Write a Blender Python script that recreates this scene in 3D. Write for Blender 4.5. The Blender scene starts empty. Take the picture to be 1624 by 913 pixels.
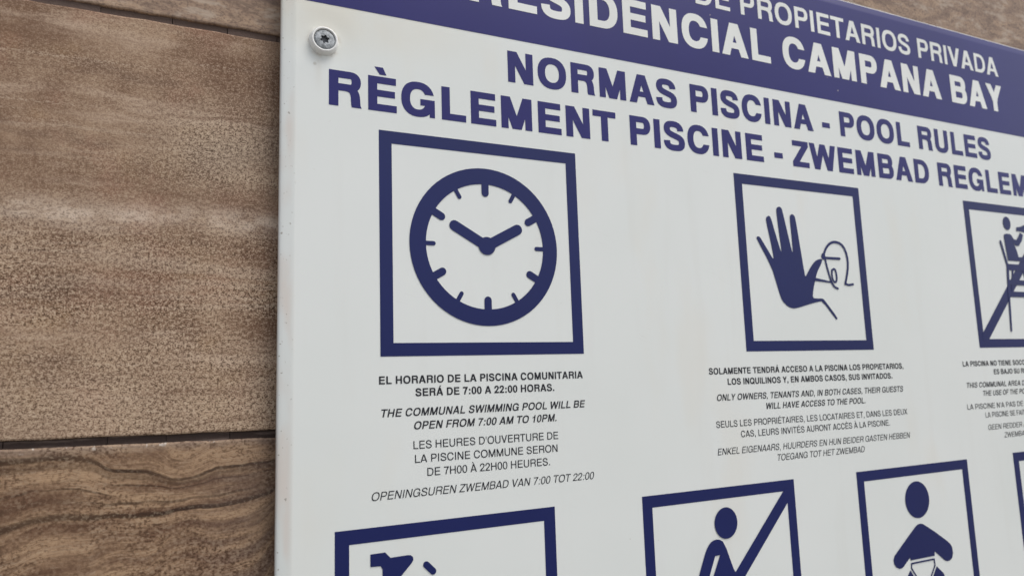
import bpy, math, random
from mathutils import Vector, Matrix
from mathutils.geometry import delaunay_2d_cdt

# Plan units: 1 unit = 0.1 m on the sign's face; X to the right, V up, D out of the wall towards the viewer.
S = 0.1
Z0 = 1.6
def W3(x, v, d=0.0):
    return Vector((x * S, -d * S, v * S + Z0))

scene = bpy.context.scene
col = scene.collection

# ------------------------------------------------------------------ camera
cam_d = bpy.data.cameras.new('camera')
cam = bpy.data.objects.new('camera', cam_d); col.objects.link(cam)
Rm = Matrix(((0.90638716, -0.03149311, 0.42127247),
             (-0.02643838, 0.99103371, 0.13097022),
             (-0.42161988, -0.12984748, 0.89742761)))
toW = Matrix(((1, 0, 0), (0, 0, -1), (0, 1, 0)))
cw = (toW @ Rm.transposed()).to_4x4()
cw.translation = W3(-0.78032119, -1.12302028, 2.99618382)
cam.matrix_world = cw
cam_d.sensor_width = 36.0
cam_d.lens = 1132.83 / 1624 * 36.0
cam_d.clip_start = 0.01
cam_d.clip_end = 200
cam_d.dof.use_dof = True
cam_d.dof.focus_distance = 0.325
cam_d.dof.aperture_fstop = 14.0
scene.camera = cam

# ------------------------------------------------------------------ daylight
SUN_EL, SUN_AZ = math.radians(60), math.radians(44)     # azimuth measured from straight in front of the wall, towards the right
world = bpy.data.worlds.new('World'); scene.world = world
world.use_nodes = True
wn = world.node_tree; wn.nodes.clear()
sky = wn.nodes.new('ShaderNodeTexSky'); sky.sky_type = 'NISHITA'; sky.sun_disc = False
sky.sun_elevation = SUN_EL
sd = Vector((math.sin(SUN_AZ) * math.cos(SUN_EL), -math.cos(SUN_AZ) * math.cos(SUN_EL), math.sin(SUN_EL)))
sky.sun_rotation = math.atan2(sd.x, sd.y)
sky.air_density = 1.0; sky.dust_density = 3.0; sky.ozone_density = 1.0
hs = wn.nodes.new('ShaderNodeHueSaturation'); hs.inputs['Saturation'].default_value = 0.42
bgn = wn.nodes.new('ShaderNodeBackground'); bgn.inputs['Strength'].default_value = 0.13
wo = wn.nodes.new('ShaderNodeOutputWorld')
wn.links.new(sky.outputs[0], hs.inputs['Color']); wn.links.new(hs.outputs[0], bgn.inputs['Color'])
wn.links.new(bgn.outputs[0], wo.inputs['Surface'])
sl = bpy.data.lights.new('sun', 'SUN'); sl.energy = 1.35; sl.angle = math.radians(35); sl.color = (1.0, 0.96, 0.90)
so = bpy.data.objects.new('sun', sl); col.objects.link(so)
so.rotation_euler = sd.to_track_quat('Z', 'Y').to_euler(); so.location = sd * 3 + Vector((0, 0, Z0))
scene.view_settings.view_transform = 'Standard'
scene.view_settings.look = 'None'
scene.view_settings.gamma = 1.0
scene.view_settings.use_curve_mapping = False
scene.view_settings.exposure = 0.27
scene.cycles.max_bounces = 6

# ------------------------------------------------------------------ object helpers
def empty(name, label, cat, loc, group=None):
    o = bpy.data.objects.new(name, None); col.objects.link(o); o.location = loc
    o.empty_display_size = 0.02
    o['label'] = label; o['category'] = cat
    if group: o['group'] = group
    return o

def mesh_obj(name, verts, faces, mat, parent=None, smooth=False, label=None, kind=None):
    """verts are world-space Vectors; stored relative to the top-level thing"""
    root = parent
    while root is not None and root.parent is not None: root = root.parent
    off = root.location if root is not None else Vector((0, 0, 0))
    me = bpy.data.meshes.new(name)
    me.from_pydata([tuple(v - off) for v in verts], [], faces)
    me.validate(); me.update()
    mats = mat if isinstance(mat, (list, tuple)) else [mat]
    for m in mats: me.materials.append(m)
    if smooth: me.polygons.foreach_set('use_smooth', [True] * len(me.polygons))
    o = bpy.data.objects.new(name, me); col.objects.link(o)
    if parent is not None: o.parent = parent
    if label: o['label'] = label
    if kind: o['kind'] = kind
    return o

# ------------------------------------------------------------------ materials
class NT:
    def __init__(s, name):
        s.m = bpy.data.materials.new(name); s.m.use_nodes = True
        s.t = s.m.node_tree; s.t.nodes.clear()
        s.out = s.n('ShaderNodeOutputMaterial'); s.b = s.n('ShaderNodeBsdfPrincipled')
        s.l(s.b.outputs[0], s.out.inputs['Surface'])
    def n(s, t, **k):
        x = s.t.nodes.new(t)
        for a, b in k.items(): setattr(x, a, b)
        return x
    def l(s, a, b): s.t.links.new(a, b)
    def val(s, sock, v):
        if isinstance(v, bpy.types.NodeSocket): s.l(v, sock)
        elif isinstance(v, (int, float)): sock.default_value = v
        else: sock.default_value = tuple(v) if len(v) == len(sock.default_value) else (*v, 1.0)
    def math(s, op, a, b=None, c=None, clamp=False):
        x = s.n('ShaderNodeMath', operation=op, use_clamp=clamp)
        s.val(x.inputs[0], a)
        if b is not None: s.val(x.inputs[1], b)
        if c is not None: s.val(x.inputs[2], c)
        return x.outputs[0]
    def ss(s, x, a, b, lo=0.0, hi=1.0):
        r = s.n('ShaderNodeMapRange', interpolation_type='SMOOTHSTEP')
        s.val(r.inputs['Value'], x); r.inputs['From Min'].default_value = a; r.inputs['From Max'].default_value = b
        r.inputs['To Min'].default_value = lo; r.inputs['To Max'].default_value = hi
        return r.outputs['Result']
    def mix(s, f, a, b, blend='MIX'):
        x = s.n('ShaderNodeMix', data_type='RGBA', blend_type=blend)
        s.val(x.inputs[0], f); s.val(x.inputs[6], a); s.val(x.inputs[7], b)
        return x.outputs[2]
    def comb(s, x, y, z=0.0):
        c = s.n('ShaderNodeCombineXYZ')
        for i, v in enumerate((x, y, z)): s.val(c.inputs[i], v)
        return c.outputs[0]
    def noise(s, vec, scale, detail=3, rough=0.55, dist=0.0):
        x = s.n('ShaderNodeTexNoise'); s.l(vec, x.inputs['Vector'])
        x.inputs['Scale'].default_value = scale; x.inputs['Detail'].default_value = detail
        x.inputs['Roughness'].default_value = rough; x.inputs['Distortion'].default_value = dist
        return x.outputs['Fac']
    def gauss(s, x, c, w):
        d = s.math('DIVIDE', s.math('SUBTRACT', x, c), w)
        return s.math('POWER', 2.718, s.math('MULTIPLY', s.math('MULTIPLY', d, d), -1.0))
    def uv(s):
        """plan coordinates u (right) and v (up) of the point, from the thing's own object coordinates"""
        tc = s.n('ShaderNodeTexCoord'); sp = s.n('ShaderNodeSeparateXYZ'); s.l(tc.outputs['Object'], sp.inputs[0])
        return s.math('MULTIPLY', sp.outputs[0], 1 / S), s.math('MULTIPLY', sp.outputs[2], 1 / S)
    def bump(s, h, strength, dist):
        b = s.n('ShaderNodeBump'); b.inputs['Strength'].default_value = strength; b.inputs['Distance'].default_value = dist
        s.l(h, b.inputs['Height']); s.l(b.outputs[0], s.b.inputs['Normal'])

def curve_node(nt, x, pts, x0, x1, y0, y1):
    """piecewise smooth curve through pts as a Float Curve node"""
    xx = nt.math('DIVIDE', nt.math('SUBTRACT', x, x0), x1 - x0, clamp=True)
    c = nt.n('ShaderNodeFloatCurve'); nt.l(xx, c.inputs['Value'])
    cv = c.mapping.curves[0]
    q = [((a - x0) / (x1 - x0), (b - y0) / (y1 - y0)) for a, b in pts]
    cv.points[0].location = (0, q[0][1]); cv.points[1].location = (1, q[-1][1])
    for p in q:
        if 0.001 < p[0] < 0.999: cv.points.new(*p)
    c.mapping.update()
    return nt.math('MULTIPLY_ADD', c.outputs[0], y1 - y0, y0)

def mat_speckled():
    """beige-brown printed stone with salt-and-pepper grain in horizontal bands"""
    t = NT('speckled_stone'); u, v = t.uv()
    wob = t.noise(t.comb(u, v), 1.3, 3)
    vw = t.math('MULTIPLY_ADD', wob, 0.16, v)
    flow = t.comb(t.math('MULTIPLY', u, 0.55), t.math('MULTIPLY', vw, 3.2))
    band = t.noise(flow, 2.0, 5, 0.6)
    iso = t.noise(t.comb(u, v, 3.1), 2.6, 4, 0.6)
    # base tone
    c = t.mix(t.ss(iso, 0.35, 0.68), (0.195, 0.112, 0.070), (0.390, 0.268, 0.180))
    c = t.mix(t.math('MULTIPLY', t.ss(band, 0.50, 0.70), 0.85), c, (0.52, 0.385, 0.285))
    c = t.mix(t.math('MULTIPLY', t.ss(band, 0.47, 0.30), 0.7), c, (0.16, 0.095, 0.065))
    # ochre and pinkish blotches
    bl = t.noise(t.comb(u, v, 9.0), 4.2, 3)
    c = t.mix(t.math('MULTIPLY', t.ss(bl, 0.55, 0.72), 0.4), c, (0.36, 0.23, 0.125))
    bl2 = t.noise(t.comb(u, v, 17.0), 3.4, 3)
    c = t.mix(t.math('MULTIPLY', t.ss(bl2, 0.52, 0.70), 0.50), c, (0.33, 0.185, 0.125))
    # pale vein across the tile
    vv = t.math('MULTIPLY_ADD', t.noise(t.comb(u, 0.0, 5.0), 1.6, 3), 0.20, v)
    vein = t.math('MULTIPLY', t.gauss(vv, -0.335, 0.045), t.ss(t.noise(t.comb(u, v, 7.0), 2.2, 4), 0.30, 0.58))
    vein = t.math('MULTIPLY', vein, t.ss(t.noise(t.comb(u, t.math('MULTIPLY', v, 2.5), 27.0), 9.0, 4, 0.65), 0.34, 0.60, 0.35, 1.0))
    c = t.mix(t.math('MULTIPLY', vein, 0.85), c, (0.70, 0.57, 0.46))
    low = t.ss(v, -0.85, -1.22)
    c = t.mix(t.math('MULTIPLY', low, 0.55), c, (0.46, 0.335, 0.235))
    sw = t.math('SUBTRACT', v, t.math('MULTIPLY_ADD', u, 0.42, 0.18))
    swo = t.math('MULTIPLY', t.gauss(t.math('ADD', sw, t.math('MULTIPLY', wob, 0.25)), 0.0, 0.09), t.math('MULTIPLY', t.ss(v, -0.30, -0.15), t.ss(v, 0.28, 0.12)))
    c = t.mix(t.math('MULTIPLY', swo, 0.55), c, (0.155, 0.088, 0.060))
    # pale coarse patch near the sign's edge
    px = t.gauss(u, -0.60, 0.26); pv = t.gauss(v, -0.13, 0.16)
    patch = t.math('MULTIPLY', px, pv)
    c = t.mix(t.math('MULTIPLY', patch, 0.5), c, (0.45, 0.36, 0.27))
    # grain
    wn_ = t.noise(t.comb(u, t.math('MULTIPLY', v, 1.15)), 72.0, 2, 0.6)
    g2 = t.noise(t.comb(u, t.math('MULTIPLY', v, 1.3), 4.0), 165.0, 1, 0.5)
    grain = t.math('ADD', t.math('MULTIPLY', wn_, 0.50), t.math('MULTIPLY', g2, 0.50))
    amt = t.math('ADD', t.ss(v, -0.30, -0.75, 0.40, 0.92), t.math('MULTIPLY', patch, 0.7))
    bm = t.noise(t.comb(t.math('MULTIPLY', u, 0.35), t.math('MULTIPLY', vw, 5.5), 51.0), 1.8, 4, 0.6)
    c = t.mix(t.math('MULTIPLY', t.ss(bm, 0.56, 0.68), 0.40), c, (0.50, 0.38, 0.285))
    c = t.mix(t.math('MULTIPLY', t.ss(bm, 0.45, 0.33), 0.60), c, (0.165, 0.090, 0.055))
    amt = t.math('MULTIPLY', amt, t.ss(bm, 0.25, 0.7, 0.65, 1.1))
    amt = t.math('MULTIPLY', amt, t.ss(t.noise(t.comb(t.math('MULTIPLY', u, 0.6), t.math('MULTIPLY', v, 1.8), 12.0), 2.4, 3), 0.30, 0.62, 0.55, 1.05), clamp=True)
    dk = t.math('MULTIPLY', t.ss(grain, 0.485, 0.415), amt)
    lt = t.math('MULTIPLY', t.ss(grain, 0.51, 0.585), amt)
    c = t.mix(t.math('MULTIPLY', dk, 0.92), c, (0.060, 0.032, 0.018))
    c = t.mix(t.math('MULTIPLY', lt, 0.72), c, (0.66, 0.52, 0.38))
    # thin horizontal scratches of lighter grain
    st = t.noise(t.comb(t.math('MULTIPLY', u, 0.7), t.math('MULTIPLY', v, 26.0), 2.0), 1.6, 3, 0.6)
    c = t.mix(t.math('MULTIPLY', t.math('MULTIPLY', t.ss(st, 0.60, 0.74), t.ss(grain, 0.46, 0.56)), 0.35), c, (0.60, 0.48, 0.37))
    t.l(c, t.b.inputs['Base Color'])
    t.val(t.b.inputs['Roughness'], t.ss(grain, 0.3, 0.7, 0.62, 0.48))
    t.b.inputs['Specular IOR Level'].default_value = 0.15
    t.bump(grain, 0.25, 0.0004)
    return t.m

def mat_veined(name, exact, seed, tone=1.0, pale=0.0):
    """brown petrified-wood print with flowing dark veins"""
    t = NT(name); u, v = t.uv()
    if exact:
        A = curve_node(t, u, [(-1.6, -1.35), (-1.25, -1.347), (-1.156, -1.344), (-1.06, -1.366), (-.982, -1.408), (-.86, -1.421), (-.762, -1.455), (-.632, -1.427), (-.537, -1.418), (-.38, -1.405)], -1.6, -.38, -1.8, -1.2)
        B = curve_node(t, u, [(-1.6, -1.62), (-1.325, -1.586), (-1.2, -1.556), (-1.032, -1.566), (-.855, -1.573), (-.737, -1.565), (-.59, -1.559), (-.486, -1.548), (-.404, -1.513), (-.38, -1.5)], -1.6, -.38, -1.8, -1.2)
        jit = t.math('MULTIPLY', t.math('SUBTRACT', t.noise(t.comb(u, v), 9.0, 3), 0.5), 0.03)
        vj = t.math('ADD', v, jit)
        q = t.math('DIVIDE', t.math('SUBTRACT', vj, A), t.math('SUBTRACT', B, A))       # 0 on the upper vein, 1 on the lower
    else:
        w = t.math('MULTIPLY', t.noise(t.comb(u, v, seed), 0.9, 4, 0.5), 1.1)
        q = t.math('MULTIPLY', t.math('ADD', v, w), -6.0)
    fl = t.comb(t.math('MULTIPLY', u, 1.1), t.math('MULTIPLY', q, 1.0), seed)
    b1 = t.noise(fl, 2.3, 6, 0.62, 0.12)
    b2 = t.noise(t.comb(t.math('MULTIPLY', u, 0.9), t.math('MULTIPLY', q, 2.1), seed + 5), 3.0, 5, 0.65, 0.1)
    iso = t.noise(t.comb(u, v, seed + 2), 3.0, 4)
    c = t.mix(t.ss(b1, 0.36, 0.64), (0.160, 0.090, 0.056), (0.43, 0.282, 0.172))
    c = t.mix(t.math('MULTIPLY', t.ss(iso, 0.5, 0.7), 0.5), c, (0.215, 0.125, 0.078))
    line = t.math('MULTIPLY', t.ss(t.math('ABSOLUTE', t.math('SUBTRACT', b2, 0.48)), 0.022, 0.0), t.ss(iso, 0.40, 0.60))
    c = t.mix(t.math('MULTIPLY', line, 0.75), c, (0.075, 0.04, 0.024))
    b3 = t.noise(t.comb(t.math('MULTIPLY', u, 0.8), t.math('MULTIPLY', q, 5.0), seed + 8), 3.4, 4, 0.6, 0.05)
    l3 = t.math('MULTIPLY', t.ss(t.math('ABSOLUTE', t.math('SUBTRACT', b3, 0.5)), 0.030, 0.004), t.ss(b1, 0.35, 0.55))
    c = t.mix(t.math('MULTIPLY', l3, 0.55), c, (0.085, 0.046, 0.028))
    pl = t.math('MULTIPLY', t.ss(t.math('ABSOLUTE', t.math('SUBTRACT', b2, 0.60)), 0.02, 0.0), 0.35)
    c = t.mix(pl, c, (0.50, 0.38, 0.27))
    if exact:
        def vein(q0, w, a, ramp):
            nonlocal c
            ln = t.ss(t.math('ABSOLUTE', t.math('SUBTRACT', q, q0)), w, w * 0.3)
            c = t.mix(t.math('MULTIPLY', t.math('MULTIPLY', ln, a), ramp), c, (0.034, 0.018, 0.012))
        vein(0.0, 0.075, 0.95, t.ss(t.noise(t.comb(u, 1.0), 3.0, 2), 0.3, 0.6, 0.5, 1.0))
        vein(0.13, 0.10, 0.45, 1.0)
        vein(0.30, 0.030, 0.6, t.ss(u, -1.1, -0.9))
        vein(0.52, 0.025, 0.6, t.ss(t.noise(t.comb(u, 3.0), 4.0, 2), 0.4, 0.55))
        vein(1.0, 0.09, 0.95, t.ss(u, -1.2, -0.75, 0.75, 1.0))
        vein(1.03, 0.05, 1.0, t.ss(u, -0.85, -0.7))
        vein(0.72, 0.06, 0.75, t.ss(t.noise(t.comb(u, 7.0), 3.0, 2), 0.35, 0.6))
        edge = t.ss(v, -1.352, -1.315)
        c = t.mix(t.math('MULTIPLY', edge, 0.55), c, (0.36, 0.27, 0.205))
        chip = t.math('MULTIPLY', t.ss(v, -1.330, -1.318), t.ss(t.noise(t.comb(u, v, 30.0), 26.0, 3, 0.7), 0.60, 0.66))
        c = t.mix(t.math('MULTIPLY', chip, 0.8), c, (0.66, 0.60, 0.54))
        right = t.math('MULTIPLY', t.ss(u, -0.85, -0.45), t.ss(b1, 0.35, 0.6, 0.65, 0.2))
        c = t.mix(right, c, (0.17, 0.115, 0.088))
    # fine freckles
    g = t.noise(t.comb(u, t.math('MULTIPLY', v, 1.2), seed), 95.0, 2, 0.55)
    ga = t.ss(iso, 0.35, 0.65, 0.30, 0.85) if not pale else t.ss(iso, 0.3, 0.6, 0.6, 1.0)
    c = t.mix(t.math('MULTIPLY', t.ss(g, 0.47, 0.38), ga), c, (0.075, 0.040, 0.024))
    c = t.mix(t.math('MULTIPLY', t.ss(g, 0.53, 0.62), t.math('MULTIPLY', ga, 0.38)), c, (0.52, 0.40, 0.28))
    if pale:
        c = t.mix(pale, c, (0.42, 0.325, 0.265))
        fk = t.noise(t.comb(t.math('MULTIPLY', u, 0.6), t.math('MULTIPLY', v, 1.6), seed), 11.0, 3, 0.65)
        c = t.mix(t.math('MULTIPLY', t.ss(fk, 0.52, 0.66), 0.6), c, (0.50, 0.41, 0.33))
        c = t.mix(t.math('MULTIPLY', t.ss(fk, 0.46, 0.34), 0.5), c, (0.15, 0.105, 0.085))
    t.l(c, t.b.inputs['Base Color'])
    t.b.inputs['Roughness'].default_value = 0.5
    t.b.inputs['Specular IOR Level'].default_value = 0.15
    t.bump(t.math('ADD', t.math('MULTIPLY', g, 0.5), b1), 0.25, 0.0006)
    return t.m

def mat_grout(name, base, hi):
    t = NT(name); u, v = t.uv()
    n = t.noise(t.comb(t.math('MULTIPLY', u, 0.5), t.math('MULTIPLY', v, 4.0)), 9.0, 4)
    g = t.noise(t.comb(u, v), 60.0, 3)
    c = t.mix(t.ss(n, 0.50, 0.66), base, hi)
    c = t.mix(t.math('MULTIPLY', g, 0.4), c, (0.03, 0.02, 0.016))
    t.l(c, t.b.inputs['Base Color']); t.b.inputs['Roughness'].default_value = 0.8
    t.bump(g, 0.5, 0.0005)
    return t.m

def mat_panel():
    """white powder-coated sheet, yellowed and slightly grimy"""
    t = NT('white_panel'); u, v = t.uv()
    big = t.noise(t.comb(u, v), 0.7, 3)
    c = t.mix(t.ss(big, 0.35, 0.65), (0.755, 0.785, 0.760), (0.78, 0.805, 0.785))
    # faint rusty-yellow run from under the banner and beside the screw
    st = t.math('MULTIPLY', t.math('MULTIPLY', t.ss(v, 0.25, 0.50), t.ss(u, 0.75, -0.25)), t.ss(t.noise(t.comb(u, v, 2.0), 2.2, 3), 0.32, 0.62, 0.35, 1.0))
    c = t.mix(t.math('MULTIPLY', st, 0.55), c, (0.74, 0.69, 0.565))
    st2 = t.ss(t.noise(t.comb(t.math('MULTIPLY', u, 1.6), t.math('MULTIPLY', v, 0.6), 8.0), 1.3, 3), 0.56, 0.72)
    c = t.mix(t.math('MULTIPLY', st2, 0.28), c, (0.76, 0.725, 0.64))
    # pinkish grime and small scuffs along the left rim
    rim = t.ss(u, -0.345, -0.385)
    gr = t.ss(t.noise(t.comb(u, t.math('MULTIPLY', v, 0.35), 6.0), 5.0, 3), 0.45, 0.65)
    c = t.mix(t.math('MULTIPLY', t.math('MULTIPLY', rim, gr), 0.65), c, (0.72, 0.63, 0.56))
    sp = t.ss(t.noise(t.comb(u, v, 1.0), 46.0, 2), 0.66, 0.71)
    c = t.mix(t.math('MULTIPLY', t.math('MULTIPLY', sp, rim), 0.7), c, (0.30, 0.27, 0.22))
    fs = t.ss(t.noise(t.comb(u, v, 5.0), 30.0, 2), 0.765, 0.80)
    c = t.mix(t.math('MULTIPLY', fs, 0.35), c, (0.45, 0.42, 0.36))
    # soft run-off streaks and hairline scratches
    ru = t.ss(t.noise(t.comb(t.math('MULTIPLY', u, 5.0), t.math('MULTIPLY', v, 0.45), 13.0), 1.6, 4), 0.54, 0.72)
    c = t.mix(t.math('MULTIPLY', ru, 0.10), c, (0.66, 0.655, 0.61))
    sc = t.noise(t.comb(t.math('MULTIPLY', u, 2.0), t.math('MULTIPLY', t.math('MULTIPLY_ADD', u, 0.3, v), 30.0), 21.0), 1.4, 2)
    scm = t.math('MULTIPLY', t.ss(t.math('ABSOLUTE', t.math('SUBTRACT', sc, 0.66)), 0.006, 0.0), t.ss(t.noise(t.comb(u, v, 40.0), 2.0, 2), 0.52, 0.62))
    c = t.mix(t.math('MULTIPLY', scm, 0.16), c, (0.55, 0.54, 0.50))
    # grime round the screw with its shade painted into the tint, one spot below
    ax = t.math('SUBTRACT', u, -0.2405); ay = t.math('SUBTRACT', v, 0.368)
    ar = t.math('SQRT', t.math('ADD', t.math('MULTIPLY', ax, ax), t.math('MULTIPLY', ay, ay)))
    grime_shade = t.math('MULTIPLY', t.gauss(ar, 0.066, 0.010), t.ss(t.noise(t.comb(u, v, 33.0), 16.0, 3), 0.40, 0.62))
    c = t.mix(t.math('MULTIPLY', grime_shade, 0.45), c, (0.50, 0.44, 0.36))
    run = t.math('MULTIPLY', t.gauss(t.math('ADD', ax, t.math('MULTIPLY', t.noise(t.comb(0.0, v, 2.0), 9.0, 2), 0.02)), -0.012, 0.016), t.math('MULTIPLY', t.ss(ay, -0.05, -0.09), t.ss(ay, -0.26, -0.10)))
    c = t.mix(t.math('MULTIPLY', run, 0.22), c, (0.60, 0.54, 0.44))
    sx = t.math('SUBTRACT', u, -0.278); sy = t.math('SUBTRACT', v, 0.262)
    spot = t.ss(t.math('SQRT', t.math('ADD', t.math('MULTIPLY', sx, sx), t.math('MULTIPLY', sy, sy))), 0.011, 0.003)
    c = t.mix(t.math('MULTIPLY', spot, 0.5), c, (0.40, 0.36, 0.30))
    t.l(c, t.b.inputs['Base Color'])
    t.val(t.b.inputs['Roughness'], t.ss(big, 0.3, 0.7, 0.30, 0.42))
    t.b.inputs['Specular IOR Level'].default_value = 0.45
    # pulled-in dish around the screw, ripples of the sheet, orange peel
    du = t.math('SUBTRACT', u, -0.2405); dv = t.math('SUBTRACT', v, 0.368)
    r2 = t.math('ADD', t.math('MULTIPLY', du, du), t.math('MULTIPLY', dv, dv))
    r = t.math('SQRT', r2)
    dish = t.ss(r, 0.05, 0.17)
    rip = t.noise(t.comb(u, v, 3.0), 1.1, 2)
    peel = t.noise(t.comb(u, v, 0.0), 26.0, 2)
    h = t.math('ADD', t.math('ADD', t.math('MULTIPLY', dish, 0.55), t.math('MULTIPLY', rip, 0.6)), t.math('MULTIPLY', peel, 0.014))
    t.bump(h, 0.6, 0.001)
    return t.m

def mat_print(name, colr, rough=0.32, wear=0.0):
    t = NT(name); u, v = t.uv()
    n = t.noise(t.comb(u, v), 1.2, 3)
    c = t.mix(t.ss(n, 0.3, 0.7), colr, tuple(x * 1.12 for x in colr))
    if wear:
        s = t.ss(t.noise(t.comb(t.math('MULTIPLY', u, 0.5), t.math('MULTIPLY', v, 3.0), 2.0), 9.0, 4), 0.66, 0.78)
        c = t.mix(t.math('MULTIPLY', s, wear), c, (0.10, 0.10, 0.19))
        d = t.ss(t.noise(t.comb(u, v, 5.0), 22.0, 2), 0.755, 0.79)
        c = t.mix(t.math('MULTIPLY', d, 0.8), c, (0.40, 0.36, 0.32))
    t.l(c, t.b.inputs['Base Color']); t.b.inputs['Roughness'].default_value = rough
    t.b.inputs['Specular IOR Level'].default_value = 0.36
    rip = t.noise(t.comb(u, v, 3.0), 1.1, 2); peel = t.noise(t.comb(u, v), 26.0, 2)
    t.bump(t.math('ADD', t.math('MULTIPLY', rip, 0.6), t.math('MULTIPLY', peel, 0.014)), 0.6, 0.001)
    return t.m

M_SPECK = mat_speckled()
M_VEIN = mat_veined('veined_stone', True, 1.7)
M_TOP = mat_veined('streaked_stone', False, 4.3, pale=0.35)
M_OTHER = mat_veined('banded_stone', False, 11.9, pale=0.15)
M_GROUT = mat_grout('dark_joint', (0.050, 0.030, 0.024), (0.17, 0.125, 0.105))
M_GROUT2 = mat_grout('brown_joint', (0.13, 0.085, 0.068), (0.24, 0.17, 0.14))
M_BED = mat_grout('mortar_bed', (0.035, 0.025, 0.02), (0.06, 0.045, 0.04))
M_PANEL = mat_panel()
M_BLUE = mat_print('navy_ink', (0.014, 0.013, 0.130), 0.34, 0.35)
M_NAVY = mat_print('navy_picto_ink', (0.006, 0.012, 0.092), 0.38)
M_WHITE = mat_print('white_letter_film', (0.76, 0.775, 0.745), 0.34)
M_BLACK = mat_print('black_text_ink', (0.018, 0.019, 0.026), 0.4)
t = NT('white_plastic'); t.val(t.b.inputs['Base Color'], (0.88, 0.88, 0.86)); t.b.inputs['Roughness'].default_value = 0.30; M_PLASTIC = t.m
t = NT('zinc_steel'); u_, v_ = t.uv()
n_ = t.noise(t.comb(u_, v_), 34.0, 4, 0.7)
t.l(t.mix(t.ss(n_, 0.35, 0.66), (0.20, 0.215, 0.225), (0.42, 0.44, 0.455)), t.b.inputs['Base Color'])
t.b.inputs['Metallic'].default_value = 0.85; t.val(t.b.inputs['Roughness'], t.ss(n_, 0.3, 0.7, 0.70, 0.50)); t.bump(n_, 0.8, 0.0003); M_STEEL = t.m
t = NT('socket_dark'); t.val(t.b.inputs['Base Color'], (0.12, 0.125, 0.135)); t.b.inputs['Roughness'].default_value = 0.6; t.b.inputs['Metallic'].default_value = 0.5; M_DARK = t.m

# ------------------------------------------------------------------ unseen ground, added to bounce light up onto the sign
t = NT('bounce_paving'); tc = t.n('ShaderNodeTexCoord')
n1 = t.noise(tc.outputs['Object'], 1.5, 5); n2 = t.noise(tc.outputs['Object'], 40.0, 3)
t.l(t.mix(t.math('MULTIPLY_ADD', n2, 0.5, t.math('MULTIPLY', n1, 0.5)), (0.17, 0.16, 0.145), (0.28, 0.265, 0.24)), t.b.inputs['Base Color'])
t.b.inputs['Roughness'].default_value = 0.85; t.bump(n2, 0.4, 0.002)
g_ = mesh_obj('bounce_ground', [Vector((-60, -120, 0)), Vector((60, -120, 0)), Vector((60, 60, 0)), Vector((-60, 60, 0))], [(0, 1, 2, 3)], t.m, kind='structure')

# ------------------------------------------------------------------ the tiled wall
wall = empty('tiled_wall', 'wall of brown stone-look tiles behind the white pool rules sign', 'wall', Vector((0, 0, Z0)))
wall['kind'] = 'thing'
DF = -0.10            # front of the tiles
def wall_tile(x0, x1, bot, top, mat, seed, label=None):
    """one tile: front face with eased, very slightly uneven edges, sides going back into the bed"""
    rnd = random.Random(seed)
    n = 90
    xs = [x0 + (x1 - x0) * i / n for i in range(n + 1)]
    def edge(f): return [f(x) + rnd.uniform(-1, 1) * 0.0022 for x in xs]
    b, tt = edge(bot), edge(top)
    e = 0.007
    rows = []
    rows.append([(x, y, -0.20) for x, y in zip(xs, b)])
    rows.append([(x, y, DF - e) for x, y in zip(xs, b)])
    rows.append([(x, y + e * 0.3, DF - e * 0.3) for x, y in zip(xs, b)])
    rows.append([(x, y + e, DF) for x, y in zip(xs, b)])
    rows.append([(x, y - e, DF) for x, y in zip(xs, tt)])
    rows.append([(x, y - e * 0.3, DF - e * 0.3) for x, y in zip(xs, tt)])
    rows.append([(x, y, DF - e) for x, y in zip(xs, tt)])
    rows.append([(x, y, -0.20) for x, y in zip(xs, tt)])
    vs, fs = [], []
    for r in rows: vs += [W3(*p) for p in r]
    m = n + 1
    for j in range(len(rows) - 1):
        for i in range(n):
            a = j * m + i
            fs.append((a, a + 1, a + 1 + m, a + m))
    fs.append(tuple(j * m for j in range(len(rows))))
    fs.append(tuple(j * m + n for j in reversed(range(len(rows)))))
    return mesh_obj('tile', vs, fs, mat, wall, label=label)

def lin(y, slope, xc=-0.9, lim=0.9):
    return lambda x: y + slope * max(-lim, min(lim, x - xc))
G = 0.004
wall_tile(-4.6, 1.5, lin(-1.2805, -0.0105), lin(0.3845, -0.0057), M_SPECK, 1, 'tile with salt and pepper grain and one pale horizontal vein')
wall_tile(1.5 + .03, 7.6, lin(-1.290, 0), lin(0.382, 0), M_SPECK, 2)
wall_tile(-4.6, 2.5, lin(-2.966, 0), lin(-1.311, -0.0142), M_VEIN, 3, 'tile with dark flowing wood-like veins')
wall_tile(2.5 + .03, 7.6, lin(-2.966, 0), lin(-1.3235, 0), M_OTHER, 4)
wall_tile(-4.6, 1.0, lin(0.414, -0.001), lin(2.07, 0), M_TOP, 5, 'greyish brown streaked tile')
wall_tile(1.0 + .03, 7.6, lin(0.413, 0), lin(2.07, 0), M_TOP, 6, 'greyish brown streaked tile')
wall_tile(-4.6, 2.9, lin(2.10, 0), lin(3.76, 0), M_OTHER, 7)
wall_tile(2.93, 7.6, lin(2.10, 0), lin(3.76, 0), M_SPECK, 8)
wall_tile(-4.6, 0.4, lin(-4.65, 0), lin(-2.996, 0), M_OTHER, 9)
wall_tile(0.43, 7.6, lin(-4.65, 0), lin(-2.996, 0), M_TOP, 10)
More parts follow.
